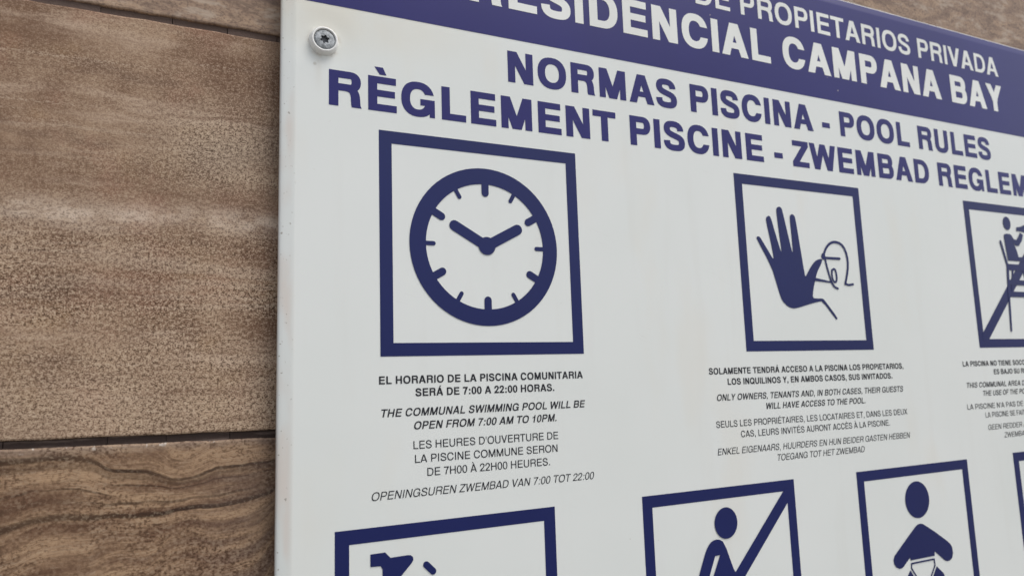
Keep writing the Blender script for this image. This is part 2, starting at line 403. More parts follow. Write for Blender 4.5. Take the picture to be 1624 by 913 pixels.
# mortar bed behind the tiles
vs = [W3(x, y, d) for d in (-0.26, -0.195) for x, y in ((-4.6, -16.0), (7.6, -16.0), (7.6, 3.76), (-4.6, 3.76))]
mesh_obj('mortar_bed', vs, [(3, 2, 1, 0), (4, 5, 6, 7), (0, 1, 5, 4), (1, 2, 6, 5), (2, 3, 7, 6), (3, 0, 4, 7)], M_BED, wall)
for k in range(7):            # the courses below the sign, down to the ground
    t0 = -4.68 - 1.69 * k; b0 = max(t0 - 1.66, -16.0); xm = (-1.2, 1.6, 0.3, 2.4)[k % 4]
    wall_tile(-4.6, xm, lin(b0, 0), lin(t0, 0), (M_OTHER, M_TOP, M_SPECK)[k % 3], 20 + 2 * k)
    wall_tile(xm + .03, 7.6, lin(b0, 0), lin(t0, 0), (M_TOP, M_SPECK, M_OTHER)[k % 3], 21 + 2 * k)
# joint filling strips, cracked through every 3 cm
def joint(bot, top, depth, start, step=0.246, mat=None):
    x = start
    rnd = random.Random(int(start * 100) + 7)
    first = None
    while x < 7.5:
        step = rnd.uniform(0.19, 0.34); x1 = min(x + step, 7.6)
        g = rnd.uniform(0.0005, 0.0022)
        d = depth + rnd.uniform(-0.003, 0.003)
        p = [(x + g, bot(x)), (x1 - g, bot(x1)), (x1 - g, top(x1)), (x + g, top(x))]
        vs = [W3(a, b, d) for a, b in p] + [W3(a, b, -0.19) for a, b in p]
        o = mesh_obj('joint_filler', vs, [(0, 1, 2, 3), (4, 7, 6, 5), (0, 4, 5, 1), (1, 5, 6, 2), (2, 6, 7, 3), (3, 7, 4, 0)], mat or M_GROUT, wall)
        x += step
joint(lin(-1.314, -0.0142), lin(-1.277, -0.0105), -0.118, -4.5 - 0.02 + 0.0)
joint(lin(0.381, -0.0057), lin(0.418, -0.001), -0.113, -4.44, mat=M_GROUT2)
joint(lin(2.066, 0), lin(2.104, 0), -0.116, -4.5, mat=M_GROUT2)
joint(lin(-3.0, 0), lin(-2.962, 0), -0.122, -4.5)

# ------------------------------------------------------------------ the sign: sheet with a softly rolled rim
L_, R_, B_, T_ = -0.4175, 5.4775, -3.75, 1.259
sign = empty('pool_rules_sign', 'large white and navy swimming pool rules sign screwed to the brown tiled wall', 'sign', W3((L_ + R_) / 2, B_, -0.03))
sign.location = Vector((0, 0, Z0)) + Vector((0, 0, 0))
PROF = [(0.0, -0.040), (0.0, -0.020), (0.003, -0.0140), (0.009, -0.0110), (0.020, -0.0083), (0.034, -0.0052), (0.046, -0.0025), (0.054, -0.0008), (0.062, 0.0)]
def prof_d(dist):
    pr = PROF[1:]
    if dist >= pr[-1][0]: return 0.0
    for (a, za), (b, zb) in zip(pr, pr[1:]):
        if a <= dist <= b: return za + (zb - za) * (dist - a) / (b - a)
    return pr[0][1]
def loop_pts(inset, d, rc=0.03, k=5):
    x0, x1, y0, y1 = L_ + inset, R_ - inset, B_ + inset, T_ - inset
    r = max(rc - inset, 0.0008); out = []
    for cx, cy, a0 in ((x1 - r, y0 + r, -90), (x1 - r, y1 - r, 0), (x0 + r, y1 - r, 90), (x0 + r, y0 + r, 180)):
        for i in range(k + 1):
            a = math.radians(a0 + 90 * i / k); out.append(W3(cx + r * math.cos(a), cy + r * math.sin(a), d))
    return out
vs, fs = [], []
loops = [loop_pts(i, d) for i, d in PROF]
for lp in loops: vs += lp
m = len(loops[0])
for j in range(len(loops) - 1):
    for i in range(m):
        a, b = j * m + i, j * m + (i + 1) % m
        fs.append((a, b, b + m, a + m))
fs.append(tuple(range((len(loops) - 1) * m, len(loops) * m)))
fs.append(tuple(reversed(range(m))))
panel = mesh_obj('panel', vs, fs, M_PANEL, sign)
for p in panel.data.polygons:
    if len(p.vertices) == 4: p.use_smooth = True

# distance pieces that hold the sheet off the wall
for x in (-0.2405, 2.53, 5.30):
    for y in (0.368, -3.5):
        pts = [(x + 0.05 * math.cos(a * math.pi / 8), y + 0.05 * math.sin(a * math.pi / 8)) for a in range(16)]
        vs = [W3(a, b, -0.039) for a, b in pts] + [W3(a, b, -0.101) for a, b in pts]
        mesh_obj('spacer', vs, [tuple(range(16))] + [tuple(reversed(range(16, 32)))] + [(i, i + 16, (i + 1) % 16 + 16, (i + 1) % 16) for i in range(16)], M_DARK, sign)

# navy banner, following the rolled rim at the top
PR = 0.0011
def banner_sheet():
    x0, x1, y0 = -0.322, 5.382, 0.5445
    ys = [T_ - 0.0095, T_ - 0.020, T_ - 0.034, T_ - 0.046, T_ - 0.054, T_ - 0.062, y0]
    vs, fs = [], []
    for y in ys:
        d = prof_d(T_ - y) + PR
        vs += [W3(x0, y, d), W3(x1, y, d)]
    for i in range(len(ys) - 1):
        a = i * 2; fs.append((a, a + 2, a + 3, a + 1))
    return mesh_obj('banner', vs, fs, M_BLUE, sign, smooth=True)
banner_sheet()

# ------------------------------------------------------------------ flat print: polygons united by constrained triangulation
def unite(polys):
    verts, faces = [], []
    for p in polys:
        a = sum(p[i][0] * p[(i + 1) % len(p)][1] - p[(i + 1) % len(p)][0] * p[i][1] for i in range(len(p)))
        if abs(a) < 1e-9: continue
        if a < 0: p = p[::-1]
        k = len(verts); verts += [Vector(q) for q in p]; faces.append(list(range(k, k + len(p))))
    r = delaunay_2d_cdt(verts, [], faces, 1, 1e-5)
    v = [(q.x, q.y) for q in r[0]]
    return v, [tuple(f) for f, of in zip(r[2], r[5]) if of]

def rect(x0, y0, x1, y1): return [(x0, y0), (x1, y0), (x1, y1), (x0, y1)]
def dia(xb, yb, xt, yt, w): return [(xb, yb), (xb + w, yb), (xt + w, yt), (xt, yt)]
def sup(cx, cy, rx, ry, a, n=2.3):
    c, s = math.cos(a), math.sin(a)
    return (cx + rx * math.copysign(abs(c) ** (2 / n), c), cy + ry * math.copysign(abs(s) ** (2 / n), s))
def sup_angle(cx, cy, rx, ry, y, right, n=2.3):
    """parameter of the curve where it has height y, on the right or left half"""
    s = max(-1, min(1, (y - cy) / ry)); sv = math.copysign(abs(s) ** (n / 2), s)
    a = math.asin(sv)
    return a if right else math.pi - a
def band(fo, fi, ao, ai, N=22):
    o = [fo(ao[0] + (ao[1] - ao[0]) * i / N) for i in range(N + 1)]
    n = [fi(ai[0] + (ai[1] - ai[0]) * i / N) for i in range(N + 1)]
    return [[o[i], o[i + 1], n[i + 1], n[i]] for i in range(N)]
def ring(L, R, b, t, v, h, N=32):
    cx, cy, rx, ry = (L + R) / 2, (b + t) / 2, (R - L) / 2, (t - b) / 2
    return band(lambda a: sup(cx, cy, rx, ry, a), lambda a: sup(cx, cy, rx - v, ry - h, a), (0, 2 * math.pi), (0, 2 * math.pi), N)
def arc_cut(L, R, b, t, v, h, y0, y1):
    """ring open on the right between heights y0 and y1 (horizontal cuts)"""
    cx, cy, rx, ry = (L + R) / 2, (b + t) / 2, (R - L) / 2, (t - b) / 2
    ao = (sup_angle(cx, cy, rx, ry, y1, True), 2 * math.pi + sup_angle(cx, cy, rx, ry, y0, True))
    ai = (sup_angle(cx, cy, rx - v, ry - h, y1, True), 2 * math.pi + sup_angle(cx, cy, rx - v, ry - h, y0, True))
    return band(lambda a: sup(cx, cy, rx, ry, a), lambda a: sup(cx, cy, rx - v, ry - h, a), ao, ai, 30)
def bowl(L, R, b, t, v, h, k=1.0):
    ry = (t - b) / 2; rx = min(ry * k, (R - L)); cx = R - rx; cy = (t + b) / 2; n = 2.2
    o = [(L, t)] + [sup(cx, cy, rx, ry, math.pi / 2 - math.pi * i / 16, n) for i in range(17)] + [(L, b)]
    q = [(L, t - h)] + [sup(cx, cy, max(rx - v, .01), ry - h, math.pi / 2 - math.pi * i / 16, n) for i in range(17)] + [(L, b + h)]
    return [[o[i], o[i + 1], q[i + 1], q[i]] for i in range(len(o) - 1)]
def bez(p, N=10):
    out = []
    for k in range(0, len(p) - 1, 3):
        a, b, c, d = p[k:k + 4]
        for i in range(N + 1):
            if k and i == 0: continue
            s = i / N; u = 1 - s
            out.append(tuple(u**3 * a[j] + 3 * u * u * s * b[j] + 3 * u * s * s * c[j] + s**3 * d[j] for j in (0, 1)))
    return out
def nib(path, v, h, cut0=None, cut1=None):
    """stroke whose thickness is v when it runs up and down and h when it runs sideways; cut 'H' ends it horizontally"""
    n = len(path); c = []
    for i, p in enumerate(path):
        a, b = path[max(i - 1, 0)], path[min(i + 1, n - 1)]
        tx, ty = b[0] - a[0], b[1] - a[1]; l = math.hypot(tx, ty) or 1; tx /= l; ty /= l
        th = math.sqrt((v * ty) ** 2 + (h * tx) ** 2)
        nx, ny = -ty, tx
        cx, cy = nx * th / 2, ny * th / 2
        for cut, dist in ((cut0, i), (cut1, n - 1 - i)):
            if cut == 'H' and dist < 4 and abs(nx) > 0.35:
                w = 1 - dist / 4.0
                hx = math.copysign(th / 2 / max(abs(nx), 0.6), nx)
                cx, cy = cx * (1 - w) + hx * w, cy * (1 - w)
        c.append((cx, cy))
    o = [(p[0] + q[0], p[1] + q[1]) for p, q in zip(path, c)]
    i_ = [(p[0] - q[0], p[1] - q[1]) for p, q in zip(path, c)]
    return [q for k in range(n - 1) for q in ([o[k], o[k + 1], i_[k + 1]], [o[k], i_[k + 1], i_[k]])]

# grotesque capitals: left and right ink limits and advance, in thousandths of the em (cap height 718)
MB = {'A': (20, 702, 722), 'B': (76, 669, 722), 'C': (44, 684, 722), 'D': (76, 685, 722), 'E': (76, 621, 667), 'F': (76, 587, 611), 'G': (44, 713, 778),
      'H': (71, 651, 722), 'I': (64, 214, 278), 'J': (22, 484, 556), 'K': (87, 712, 722), 'L': (76, 583, 611), 'M': (69, 765, 833), 'N': (69, 654, 722),
      'O': (44, 734, 778), 'P': (76, 627, 667), 'Q': (44, 737, 778), 'R': (76, 677, 722), 'S': (39, 629, 667), 'T': (14, 598, 611), 'U': (72, 653, 722),
      'V': (19, 648, 667), 'W': (6, 938, 944), 'X': (14, 653, 667), 'Y': (15, 653, 667), 'Z': (25, 586, 611), '0': (32, 524, 556), '1': (69, 378, 556),
      '2': (26, 511, 556), '7': (25, 528, 556), '.': (64, 214, 278), ',': (64, 214, 278), ':': (92, 242, 333), '-': (27, 306, 333), "'": (70, 168, 238), ' ': (0, 0, 278)}
MR = {'A': (14, 654, 667), 'B': (74, 627, 667), 'C': (44, 681, 722), 'D': (81, 674, 722), 'E': (86, 616, 667), 'F': (86, 583, 611), 'G': (48, 709, 778),
      'H': (77, 646, 722), 'I': (91, 188, 278), 'J': (17, 428, 500), 'K': (76, 663, 667), 'L': (76, 537, 556), 'M': (73, 761, 833), 'N': (76, 646, 722),
      'O': (39, 739, 778), 'P': (86, 622, 667), 'Q': (39, 739, 778), 'R': (88, 684, 722), 'S': (49, 620, 667), 'T': (14, 597, 611), 'U': (79, 644, 722),
      'V': (20, 647, 667), 'W': (16, 928, 944), 'X': (19, 648, 667), 'Y': (14, 653, 667), 'Z': (23, 588, 611), '0': (37, 519, 556), '1': (101, 359, 556),
      '2': (26, 507, 556), '7': (37, 523, 556), '.': (87, 191, 278), ',': (87, 191, 278), ':': (110, 214, 278), '-': (44, 287, 333), "'": (59, 132, 191), ' ': (0, 0, 278)}
ACC = {'À': ('A', 'g'), 'Á': ('A', 'a'), 'È': ('E', 'g'), 'É': ('E', 'a'), 'Î': ('I', 'c')}

def glyph_polys(ch, L, R, v, h):
    P = []; o = 0.018; c = (L + R) / 2; vd = v * 1.10
    if ch == 'A':
        t = v * 1.14
        P += [dia(L, 0, c - t * .56, 1, t), dia(R - t, 0, c - t * .44, 1, t)]
        k = (c - t * .5 - L)
        P.append([(L + k * .23 + t * .3, .225), (R - k * .23 - t * .3, .225), (R - k * (.225 + h * .9) - t * .3, .225 + h * .9), (L + k * (.225 + h * .9) + t * .3, .225 + h * .9)])
    elif ch == 'B':
        m = .525
        P += [rect(L, 0, L + v, 1)] + bowl(L + v * .5, R - .035, m - h / 2, 1, v, h, .95) + bowl(L + v * .5, R, 0, m + h / 2, v, h, .95)
    elif ch == 'C': P += arc_cut(L, R, -o, 1 + o, v, h * 1.06, .345, .66)
    elif ch == 'D': P += [rect(L, 0, L + v, 1)] + bowl(L + v * .5, R, 0, 1, v, h, .92)
    elif ch == 'E': P += [rect(L, 0, L + v, 1), rect(L, 0, R, h), rect(L, 1 - h, R - .015, 1), rect(L, .51 - h * .45, R - .045, .51 + h * .5)]
    elif ch == 'F': P += [rect(L, 0, L + v, 1), rect(L, 1 - h, R, 1), rect(L, .49 - h * .5, R - .06, .49 + h * .5)]
    elif ch == 'G':
        P += arc_cut(L, R - .01, -o, 1 + o, v, h * 1.06, .44, .665)
        P += [rect(R - v * .62, 0, R, .52), rect(c + .06, .52 - h * .92, R, .52)]
    elif ch == 'H': P += [rect(L, 0, L + v, 1), rect(R - v, 0, R, 1), rect(L, .51 - h / 2, R, .51 + h / 2)]
    elif ch == 'I': P += [rect(L, 0, L + v, 1)]
    elif ch in 'JU':
        ry = .36; rx = (R - L) / 2; cy = ry - o
        P += band(lambda a: sup(c, cy, rx, ry, a, 2.4), lambda a: sup(c, cy, rx - v, ry - h, a, 2.4), (math.pi, 2 * math.pi), (math.pi, 2 * math.pi), 18)
        P += [rect(R - v, cy, R, 1), rect(L, cy, L + v, 1 if ch == 'U' else cy + .02)]
    elif ch == 'K': P += [rect(L, 0, L + v, 1), [(L + v * .5, .26), (L + v * .5, .26 + h * 1.6), (R - .02 - v * 1.25, 1), (R - .02, 1)], [(L + v * 1.1, .46), (L + v * 1.1 + v * .95, .66), (R, 0), (R - v * 1.25, 0)]]
    elif ch == 'L': P += [rect(L, 0, L + v, 1), rect(L, 0, R, h)]
    elif ch == 'M': P += [rect(L, 0, L + v * .92, 1), rect(R - v * .92, 0, R, 1), dia(c - vd * .54, 0, L, 1, vd * 1.08), dia(c - vd * .54, 0, R - vd * 1.08, 1, vd * 1.08)]
    elif ch == 'N': P += [rect(L, 0, L + v * .97, 1), rect(R - v * .97, 0, R, 1), dia(R - vd * 1.12, 0, L, 1, vd * 1.12)]
    elif ch == 'O': P += ring(L, R, -o, 1 + o, v * 1.03, h * 1.06)
    elif ch == 'P': P += [rect(L, 0, L + v, 1)] + bowl(L + v * .5, R, .385, 1, v, h, .95)
    elif ch == 'Q': P += ring(L, R, -o, 1 + o, v * 1.03, h * 1.06) + [[(c + .02, .26), (c + .02 + v * .5, .26 + h * .7), (R + .01, .04), (R - v * .45, -.07)]]
    elif ch == 'R':
        P += [rect(L, 0, L + v, 1)] + bowl(L + v * .5, R - .02, .435, 1, v, h, .95)
        x = R - v * .5 - .045
        P += nib(bez([(c - .02, .435 + h * .5), (x - .02, .435 + h * .5), (x, .37), (x + .005, .22), (x + .01, .10), (x + .01, .05), (x + .035, 0.0)], 9), v, h, None, 'H')
    elif ch == 'S':
        w = R - L; b, t_ = -o + h * .52, 1 + o - h * .52
        P += nib(bez([(R - v * .5 - .035, .69), (R - v * .5 - .035, .83), (c + w * .2, t_), (c - .01, t_),
                      (c - w * .24, t_), (L + v * .5 + .02, .87), (L + v * .5 + .02, .735),
                      (L + v * .5 + .02, .61), (c - w * .2, .565), (c, .515),
                      (c + w * .26, .455), (R - v * .5, .41), (R - v * .5, .275),
                      (R - v * .5, .12), (c + w * .24, b), (c, b),
                      (c - w * .26, b), (L + v * .5, .15), (L + v * .5, .325)], 8), v, h * 1.05)
    elif ch == 'T': P += [rect(c - v / 2, 0, c + v / 2, 1), rect(L, 1 - h, R, 1)]
    elif ch == 'V': P += [dia(c - vd * .52, 0, L, 1, vd * 1.04), dia(c - vd * .52, 0, R - vd * 1.04, 1, vd * 1.04)]
    elif ch == 'W':
        q = (R - L) * .265; t = vd * .97
        P += [dia(L + q - t * .5, 0, L, 1, t), dia(L + q - t * .5, 0, c - t * .5, 1, t), dia(R - q - t * .5, 0, c - t * .5, 1, t), dia(R - q - t * .5, 0, R - t, 1, t)]
    elif ch == 'X': P += [dia(L, 0, R - .02 - vd * 1.15, 1, vd * 1.15), dia(R - vd * 1.15, 0, L + .02, 1, vd * 1.15)]
    elif ch == 'Y': P += [rect(c - v / 2, 0, c + v / 2, .45), dia(c - v * .5, .40, L, 1, vd * 1.1), dia(c + v * .5 - vd * 1.1, .40, R - vd * 1.1, 1, vd * 1.1)]
    elif ch == 'Z': P += [rect(L, 0, R, h), rect(L + .02, 1 - h, R - .01, 1), [(L, h * .95), (L + v * 1.3, h * .95), (R - .01, 1 - h * .95), (R - .01 - v * 1.3, 1 - h * .95)]]
    elif ch == '0': P += ring(L, R, -o, 1 - .005, v, h * .9, 26)
    elif ch == '1': P += [rect(R - v, 0, R, .99), [(L, .70 + h * .2), (L, .70 - h * .55), (R - v * .5, .70 - h * .55), (R - v * .5, .86), (R - v, .82), (R - v * 1.3, .74)]]
    elif ch == '2':
        P += nib(bez([(L + v * .5 + .01, .64), (L + v * .5, .84), (c - .12, 1 - h * .5), (c, 1 - h * .5), (c + .17, 1 - h * .5), (R - v * .5, .86), (R - v * .5, .70),
                      (R - v * .5, .50), (c + .02, .40), (L + v * .55 + .04, .12), (L + v * .55 + .02, .10), (L + v * .55 + .01, .06), (L + v * .52, 0)], 8), v, h, 'H', 'H') + [rect(L, 0, R, h)]
    elif ch == '7':
        P += [rect(L, .98 - h, R, .98)] + nib(bez([(R - v * .6, .98 - h * .6), (c + .08, .62), (c - .05, .35), (c - .08, 0)], 9), v, h * 1.2, 'H', 'H')
    elif ch == '.': P += [rect(L, 0, R, v * 1.02)]
    elif ch == ',': P += [rect(L, 0, R, v * 1.02), [(R, 0.01), (L + v * .45, 0.01), (L + v * .05, -.13), (L + v * .05, -.19), (R - v * .15, -.12)]]
    elif ch == ':': P += [rect(L, 0, R, v), rect(L, .70 - v, R, .70)]
    elif ch == '-': P += [rect(L, .33 - h * .5, R, .33 + h * .5)]
    elif ch == "'": P += [rect(L, .64, R, 1)]
    return P

_gc = {}
def glyph(ch, wt):
    """wt: 0 = light ... 1 = heavy"""
    k = (ch, wt)
    if k in _gc: return _gc[k]
    base, acc = ACC.get(ch, (ch, None))
    f = max(0.0, min(1.0, (wt - 0.1) / 0.75))
    e = 1 / 718.0
    l, r, a = [(MR[base][i] * (1 - f) + MB[base][i] * f) * e for i in range(3)]
    v = 0.088 + 0.152 * wt; h = 0.080 + 0.124 * wt
    if base in "I.,:'": 
        m = (l + r) / 2; w = v if base != "'" else v * .6
        l, r = m - w / 2, m + w / 2
    P = glyph_polys(base, l, r, v, h)
    c = (l + r) / 2 + (0.0 if base != 'E' else 0.02)
    if acc == 'g': P.append([(c - .23, 1.275), (c - .23 + v * .95, 1.275), (c + .09, 1.06), (c + .09 - v * .75, 1.06)])
    if acc == 'a': P.append([(c + .22, 1.275), (c + .22 - v * .95, 1.275), (c - .09, 1.06), (c - .09 + v * .75, 1.06)])
    if acc == 'c': P += [[(c - .16, 1.07), (c - .16 + v * .6, 1.07), (c + v * .3, 1.24), (c - v * .3, 1.24)], [(c + .16, 1.07), (c + .16 - v * .6, 1.07), (c - v * .3, 1.24), (c + v * .3, 1.24)]]
    vv, ff = unite(P) if P else ([], [])
    _gc[k] = (vv, ff, l, r, a)
    return _gc[k]

def layout(s, wt, track=0.0):
    x = 0; items = []; x0 = x1 = None
    for ch in s:
        vv, ff, l, r, a = glyph(ch, wt)
        if vv:
            items.append((x, vv, ff))
            if x0 is None: x0 = x + l
            x1 = x + r
        x += a + track
    return items, x0, x1

def text_line(s, y, xa, xb, cap, wt, mat, italic=False, d=PR, parent=None, label=None, track=0.0, anchor=None):
    """set s in capitals on the baseline y so that its ink runs from xa to xb"""
    items, x0, x1 = layout(s, wt, track)
    if anchor is None:
        k = (xb - xa) / (x1 - x0)
        if italic: k = (xb - xa - cap * .1) / (x1 - x0)
        off = xa - x0 * k
    else:
        ref, side = anchor               # scale of another line, right aligned at xb
        k = ref; off = xb - x1 * k
    sh = 0.21 if italic else 0.0
    vs, fs = [], []
    for gx, vv, ff in items:
        b = len(vs)
        for (px, py) in vv:
            vs.append(W3(off + (gx + px) * k + py * cap * sh, y + py * cap, d))
        fs += [tuple(i + b for i in f) for f in ff]
    return mesh_obj('text_line', vs, fs, mat, parent or sign, label=label)

# --- headline
HV = 1.0
# lines in the banner (white)
def k_of(s, wt, xa, xb):
    _, x0, x1 = layout(s, wt); return (xb - xa) / (x1 - x0)
k1 = k_of('PRIVADA', 0.72, 3.7399, 4.619)
text_line('COMUNIDAD DE PROPIETARIOS PRIVADA', 0.975, 0, 4.619, 0.140, 0.72, M_WHITE, d=0.0022, anchor=(k1, 'r'), label='white bold upper line on the navy banner')
kb = k_of('RESIDENCIAL CAMPANA BAY', 1.0, 0.42, 4.63)
text_line('RESIDENCIAL CAMPANA BAY', 0.7035, 0.448, 4.632, 0.2005, 1.0, M_WHITE, d=0.0022, label='white heavy lower line on the navy banner')
text_line('NORMAS PISCINA - POOL RULES', 0.3225, 0.6418, 4.415, 0.160, 1.0, M_BLUE, label='navy heavy heading, upper line')
text_line('RÈGLEMENT PISCINE - ZWEMBAD REGLEMENT', 0.0860, -0.218, 5.28, 0.161, 1.0, M_BLUE, label='navy heavy heading, lower line')

# --- small print
def small(col_lines):
    for (s, y, xa, xb, cap, wt, it) in col_lines:
        text_line(s, y, xa, xb, cap, wt, M_BLACK, italic=it, label=('bold ' if wt > .6 else 'thin ') + 'black small print' + (', slanted' if it else ''))
small([
    ('EL HORARIO DE LA PISCINA COMUNITARIA', -1.1165, -0.007, 0.988, .0335, .80, False),
    ('SERÁ DE 7:00 A 22:00 HORAS.', -1.1717, 0.152, 0.830, .0335, .80, False),
    ('THE COMMUNAL SWIMMING POOL WILL BE', -1.2543, -0.004, 0.992, .0335, .62, True),
    ('OPEN FROM 7:00 AM TO 10PM.', -1.3118, 0.141, 0.838, .0335, .62, True),
    ('LES HEURES D\'OUVERTURE DE', -1.3938, 0.140, 0.841, .0335, .34, False),
    ('LA PISCINE COMMUNE SERON', -1.4517, 0.146, 0.835, .0335, .34, False),
    ('DE 7H00 À 22H00 HEURES.', -1.5096, 0.200, 0.7925, .0335, .34, False),
    ('OPENINGSUREN ZWEMBAD VAN 7:00 TOT 22:00', -1.5909, -0.044, 1.0255, .0335, .27, True),
    ('SOLAMENTE TENDRÁ ACCESO A LA PISCINA LOS PROPIETARIOS,', -1.1184, 1.756, 3.270, .0335, .80, False),
    ('LOS INQUILINOS Y, EN AMBOS CASOS, SUS INVITADOS.', -1.1755, 1.878, 3.162, .0335, .80, False),
    ('ONLY OWNERS, TENANTS AND, IN BOTH CASES, THEIR GUESTS', -1.2570, 1.7955, 3.248, .0335, .55, True),
    ('WILL HAVE ACCESS TO THE POOL.', -1.3140, 2.130, 2.912, .0335, .62, True),
    ('SEULS LES PROPRIÉTAIRES, LES LOCATAIRES ET, DANS LES DEUX', -1.3954, 1.7815, 3.265, .0335, .34, False),
    ('CAS, LEURS INVITÉS AURONT ACCÈS À LA PISCINE.', -1.4530, 1.944, 3.101, .0335, .34, False),
    ('ENKEL EIGENAARS, HUURDERS EN HUN BEIDER GASTEN HEBBEN', -1.5354, 1.778, 3.266, .0335, .27, True),
    ('TOEGANG TOT HET ZWEMBAD', -1.5923, 2.183, 2.866, .0335, .27, True),
    ('LA PISCINA NO TIENE SOCORRISTA. EL USO DE LA MISMA', -1.1175, 3.843, 5.237, .0335, .80, False),
    ('ES BAJO SU RESPONSABILIDAD.', -1.1745, 4.157, 4.923, .0335, .80, False),
    ('THIS COMMUNAL AREA DOES NOT HAVE A LIFEGUARD.', -1.2560, 3.854, 5.226, .0335, .58, True),
    ('THE USE OF THE POOL IS AT YOUR OWN RISK.', -1.3120, 4.013, 5.067, .0335, .58, True),
    ("LA PISCINE N'A PAS DE MAÎTRE-NAGEUR. L'USAGE DE", -1.3940, 3.841, 5.239, .0335, .34, False),
    ('LA PISCINE SE FAIT À VOS RISQUES ET PÉRILS.', -1.4525, 4.017, 5.063, .0335, .34, False),
    ('GEEN REDDER AANWEZIG. GEBRUIK VAN', -1.5320, 4.027, 5.053, .0335, .27, True),
    ('ZWEMBAD OP EIGEN RISICO', -1.5900, 4.189, 4.891, .0335, .27, True),
])

# ------------------------------------------------------------------ pictograms
def flat(name, polys, d, parent, mat=M_NAVY, label=None):
    v, f = unite(polys)
    return mesh_obj(name, [W3(x, y, d) for x, y in v], f, mat, parent, label=label)
def pictogram(x, y, label, t=0.0575):
    a, b = x + 1.0, y - 1.0
    return flat('pictogram', [rect(x, y - t, a, y), rect(x, b, a, b + t), rect(x, b, x + t, y), rect(a - t, b, a, y)], PR, sign, label=label)
def circle(cx, cy, rx, ry=None, N=40): 
    ry = ry or rx
    return [(cx + rx * math.cos(2 * math.pi * i / N), cy + ry * math.sin(2 * math.pi * i / N)) for i in range(N)]
def line(pts, w, cap0=True, cap1=True, w1=None):
    out = []
    w1 = w1 or w
    n = len(pts); ws = [w + (w1 - w) * i / max(n - 1, 1) for i in range(n)]
    for i in range(n - 1):
        (x0, y0), (x1, y1) = pts[i], pts[i + 1]
        l = math.hypot(x1 - x0, y1 - y0) or 1e-6; nx, ny = -(y1 - y0) / l, (x1 - x0) / l
        a, b = ws[i] / 2, ws[i + 1] / 2
        out.append([(x0 + nx * a, y0 + ny * a), (x0 - nx * a, y0 - ny * a), (x1 - nx * b, y1 - ny * b), (x1 + nx * b, y1 + ny * b)])
    for i, p in enumerate(pts):
        if (i == 0 and not cap0) or (i == n - 1 and not cap1): continue
        out.append(circle(p[0], p[1], ws[i] / 2, N=14))
    return out
def smooth_poly(pts, it=2):
    for _ in range(it):
        q = []
        for i in range(len(pts)):
            a, b = pts[i], pts[(i + 1) % len(pts)]
            q += [(a[0] * .75 + b[0] * .25, a[1] * .75 + b[1] * .25), (a[0] * .25 + b[0] * .75, a[1] * .25 + b[1] * .75)]
        pts = q
    return pts
def smooth_line(pts, it=2):
    for _ in range(it):
        q = [pts[0]]
        for a, b in zip(pts, pts[1:]):
            q += [(a[0] * .75 + b[0] * .25, a[1] * .75 + b[1] * .25), (a[0] * .25 + b[0] * .75, a[1] * .25 + b[1] * .75)]
        pts = q + [pts[-1]]
    return pts
D1, D2 = 0.0020, 0.0030

# clock: opening hours
pc = pictogram(0, 0, 'square navy frame with a clock at ten past ten')
cx, cy = 0.5035, -0.498
N = 72
dial = []
for i in range(N):
    a, b = 2 * math.pi * i / N, 2 * math.pi * (i + 1) / N
    ro, ri = 0.370, 0.294
    dial.append([(cx + ro * math.cos(a), cy + ro * math.sin(a)), (cx + ro * math.cos(b), cy + ro * math.sin(b)), (cx + ri * math.cos(b), cy + ri * math.sin(b)), (cx + ri * math.cos(a), cy + ri * math.sin(a))])
for k in range(12):
    a = math.radians(90 - 30 * k)
    if k % 2 == 0: w, r0 = 0.036, 0.252
    else: w, r0 = 0.020, 0.258
    dial += line([(cx + r0 * math.cos(a), cy + r0 * math.sin(a)), (cx + .30 * math.cos(a), cy + .30 * math.sin(a))], w, True, False)
flat('clock_dial', dial, D1, pc)
flat('clock_hand', line([(cx, cy), (0.347, -0.410)], 0.050), D1, pc)
flat('clock_hand', line([(cx, cy), (0.664, -0.411)], 0.050), D1 + .0006, pc)
flat('clock_hub', [circle(0.5055, -0.497, 0.0425)], D2, pc)

# raised hand before a guard's head
ph = pictogram(2.024, -0.0005, 'square navy frame with a raised open hand and a man in a cap')
hand = [(2.159, -0.37), (2.158, -0.36), (2.171, -0.353), (2.185, -0.359), (2.199, -0.378), (2.240, -0.437), (2.266, -0.475), (2.274, -0.478), (2.275, -0.465), (2.262, -0.38), (2.239, -0.26), (2.242, -0.24), (2.26, -0.229), (2.277, -0.236), (2.300, -0.32), (2.333, -0.430), (2.338, -0.434), (2.340, -0.428), (2.330, -0.31), (2.323, -0.195), (2.329, -0.177), (2.348, -0.169), (2.367, -0.176), (2.375, -0.21), (2.400, -0.33), (2.420, -0.428), (2.425, -0.433), (2.428, -0.425), (2.427, -0.32), (2.424, -0.231), (2.429, -0.215), (2.445, -0.206), (2.463, -0.214), (2.471, -0.245), (2.488, -0.40), (2.506, -0.565), (2.512, -0.572), (2.520, -0.562), (2.562, -0.51), (2.597, -0.478), (2.626, -0.466), (2.658, -0.462), (2.649, -0.49), (2.611, -0.536), (2.587, -0.588), (2.565, -0.645), (2.552, -0.697), (2.590, -0.699), (2.634, -0.698), (2.646, -0.706), (2.743, -0.812), (2.733, -0.822), (2.723, -0.816), (2.629, -0.713), (2.592, -0.719), (2.553, -0.727), (2.484, -0.743), (2.432, -0.756), (2.39, -0.761), (2.351, -0.749), (2.313, -0.717), (2.297, -0.673), (2.277, -0.604), (2.253, -0.525)]
flat('raised_hand', [smooth_poly(hand, 1)], D1, ph)
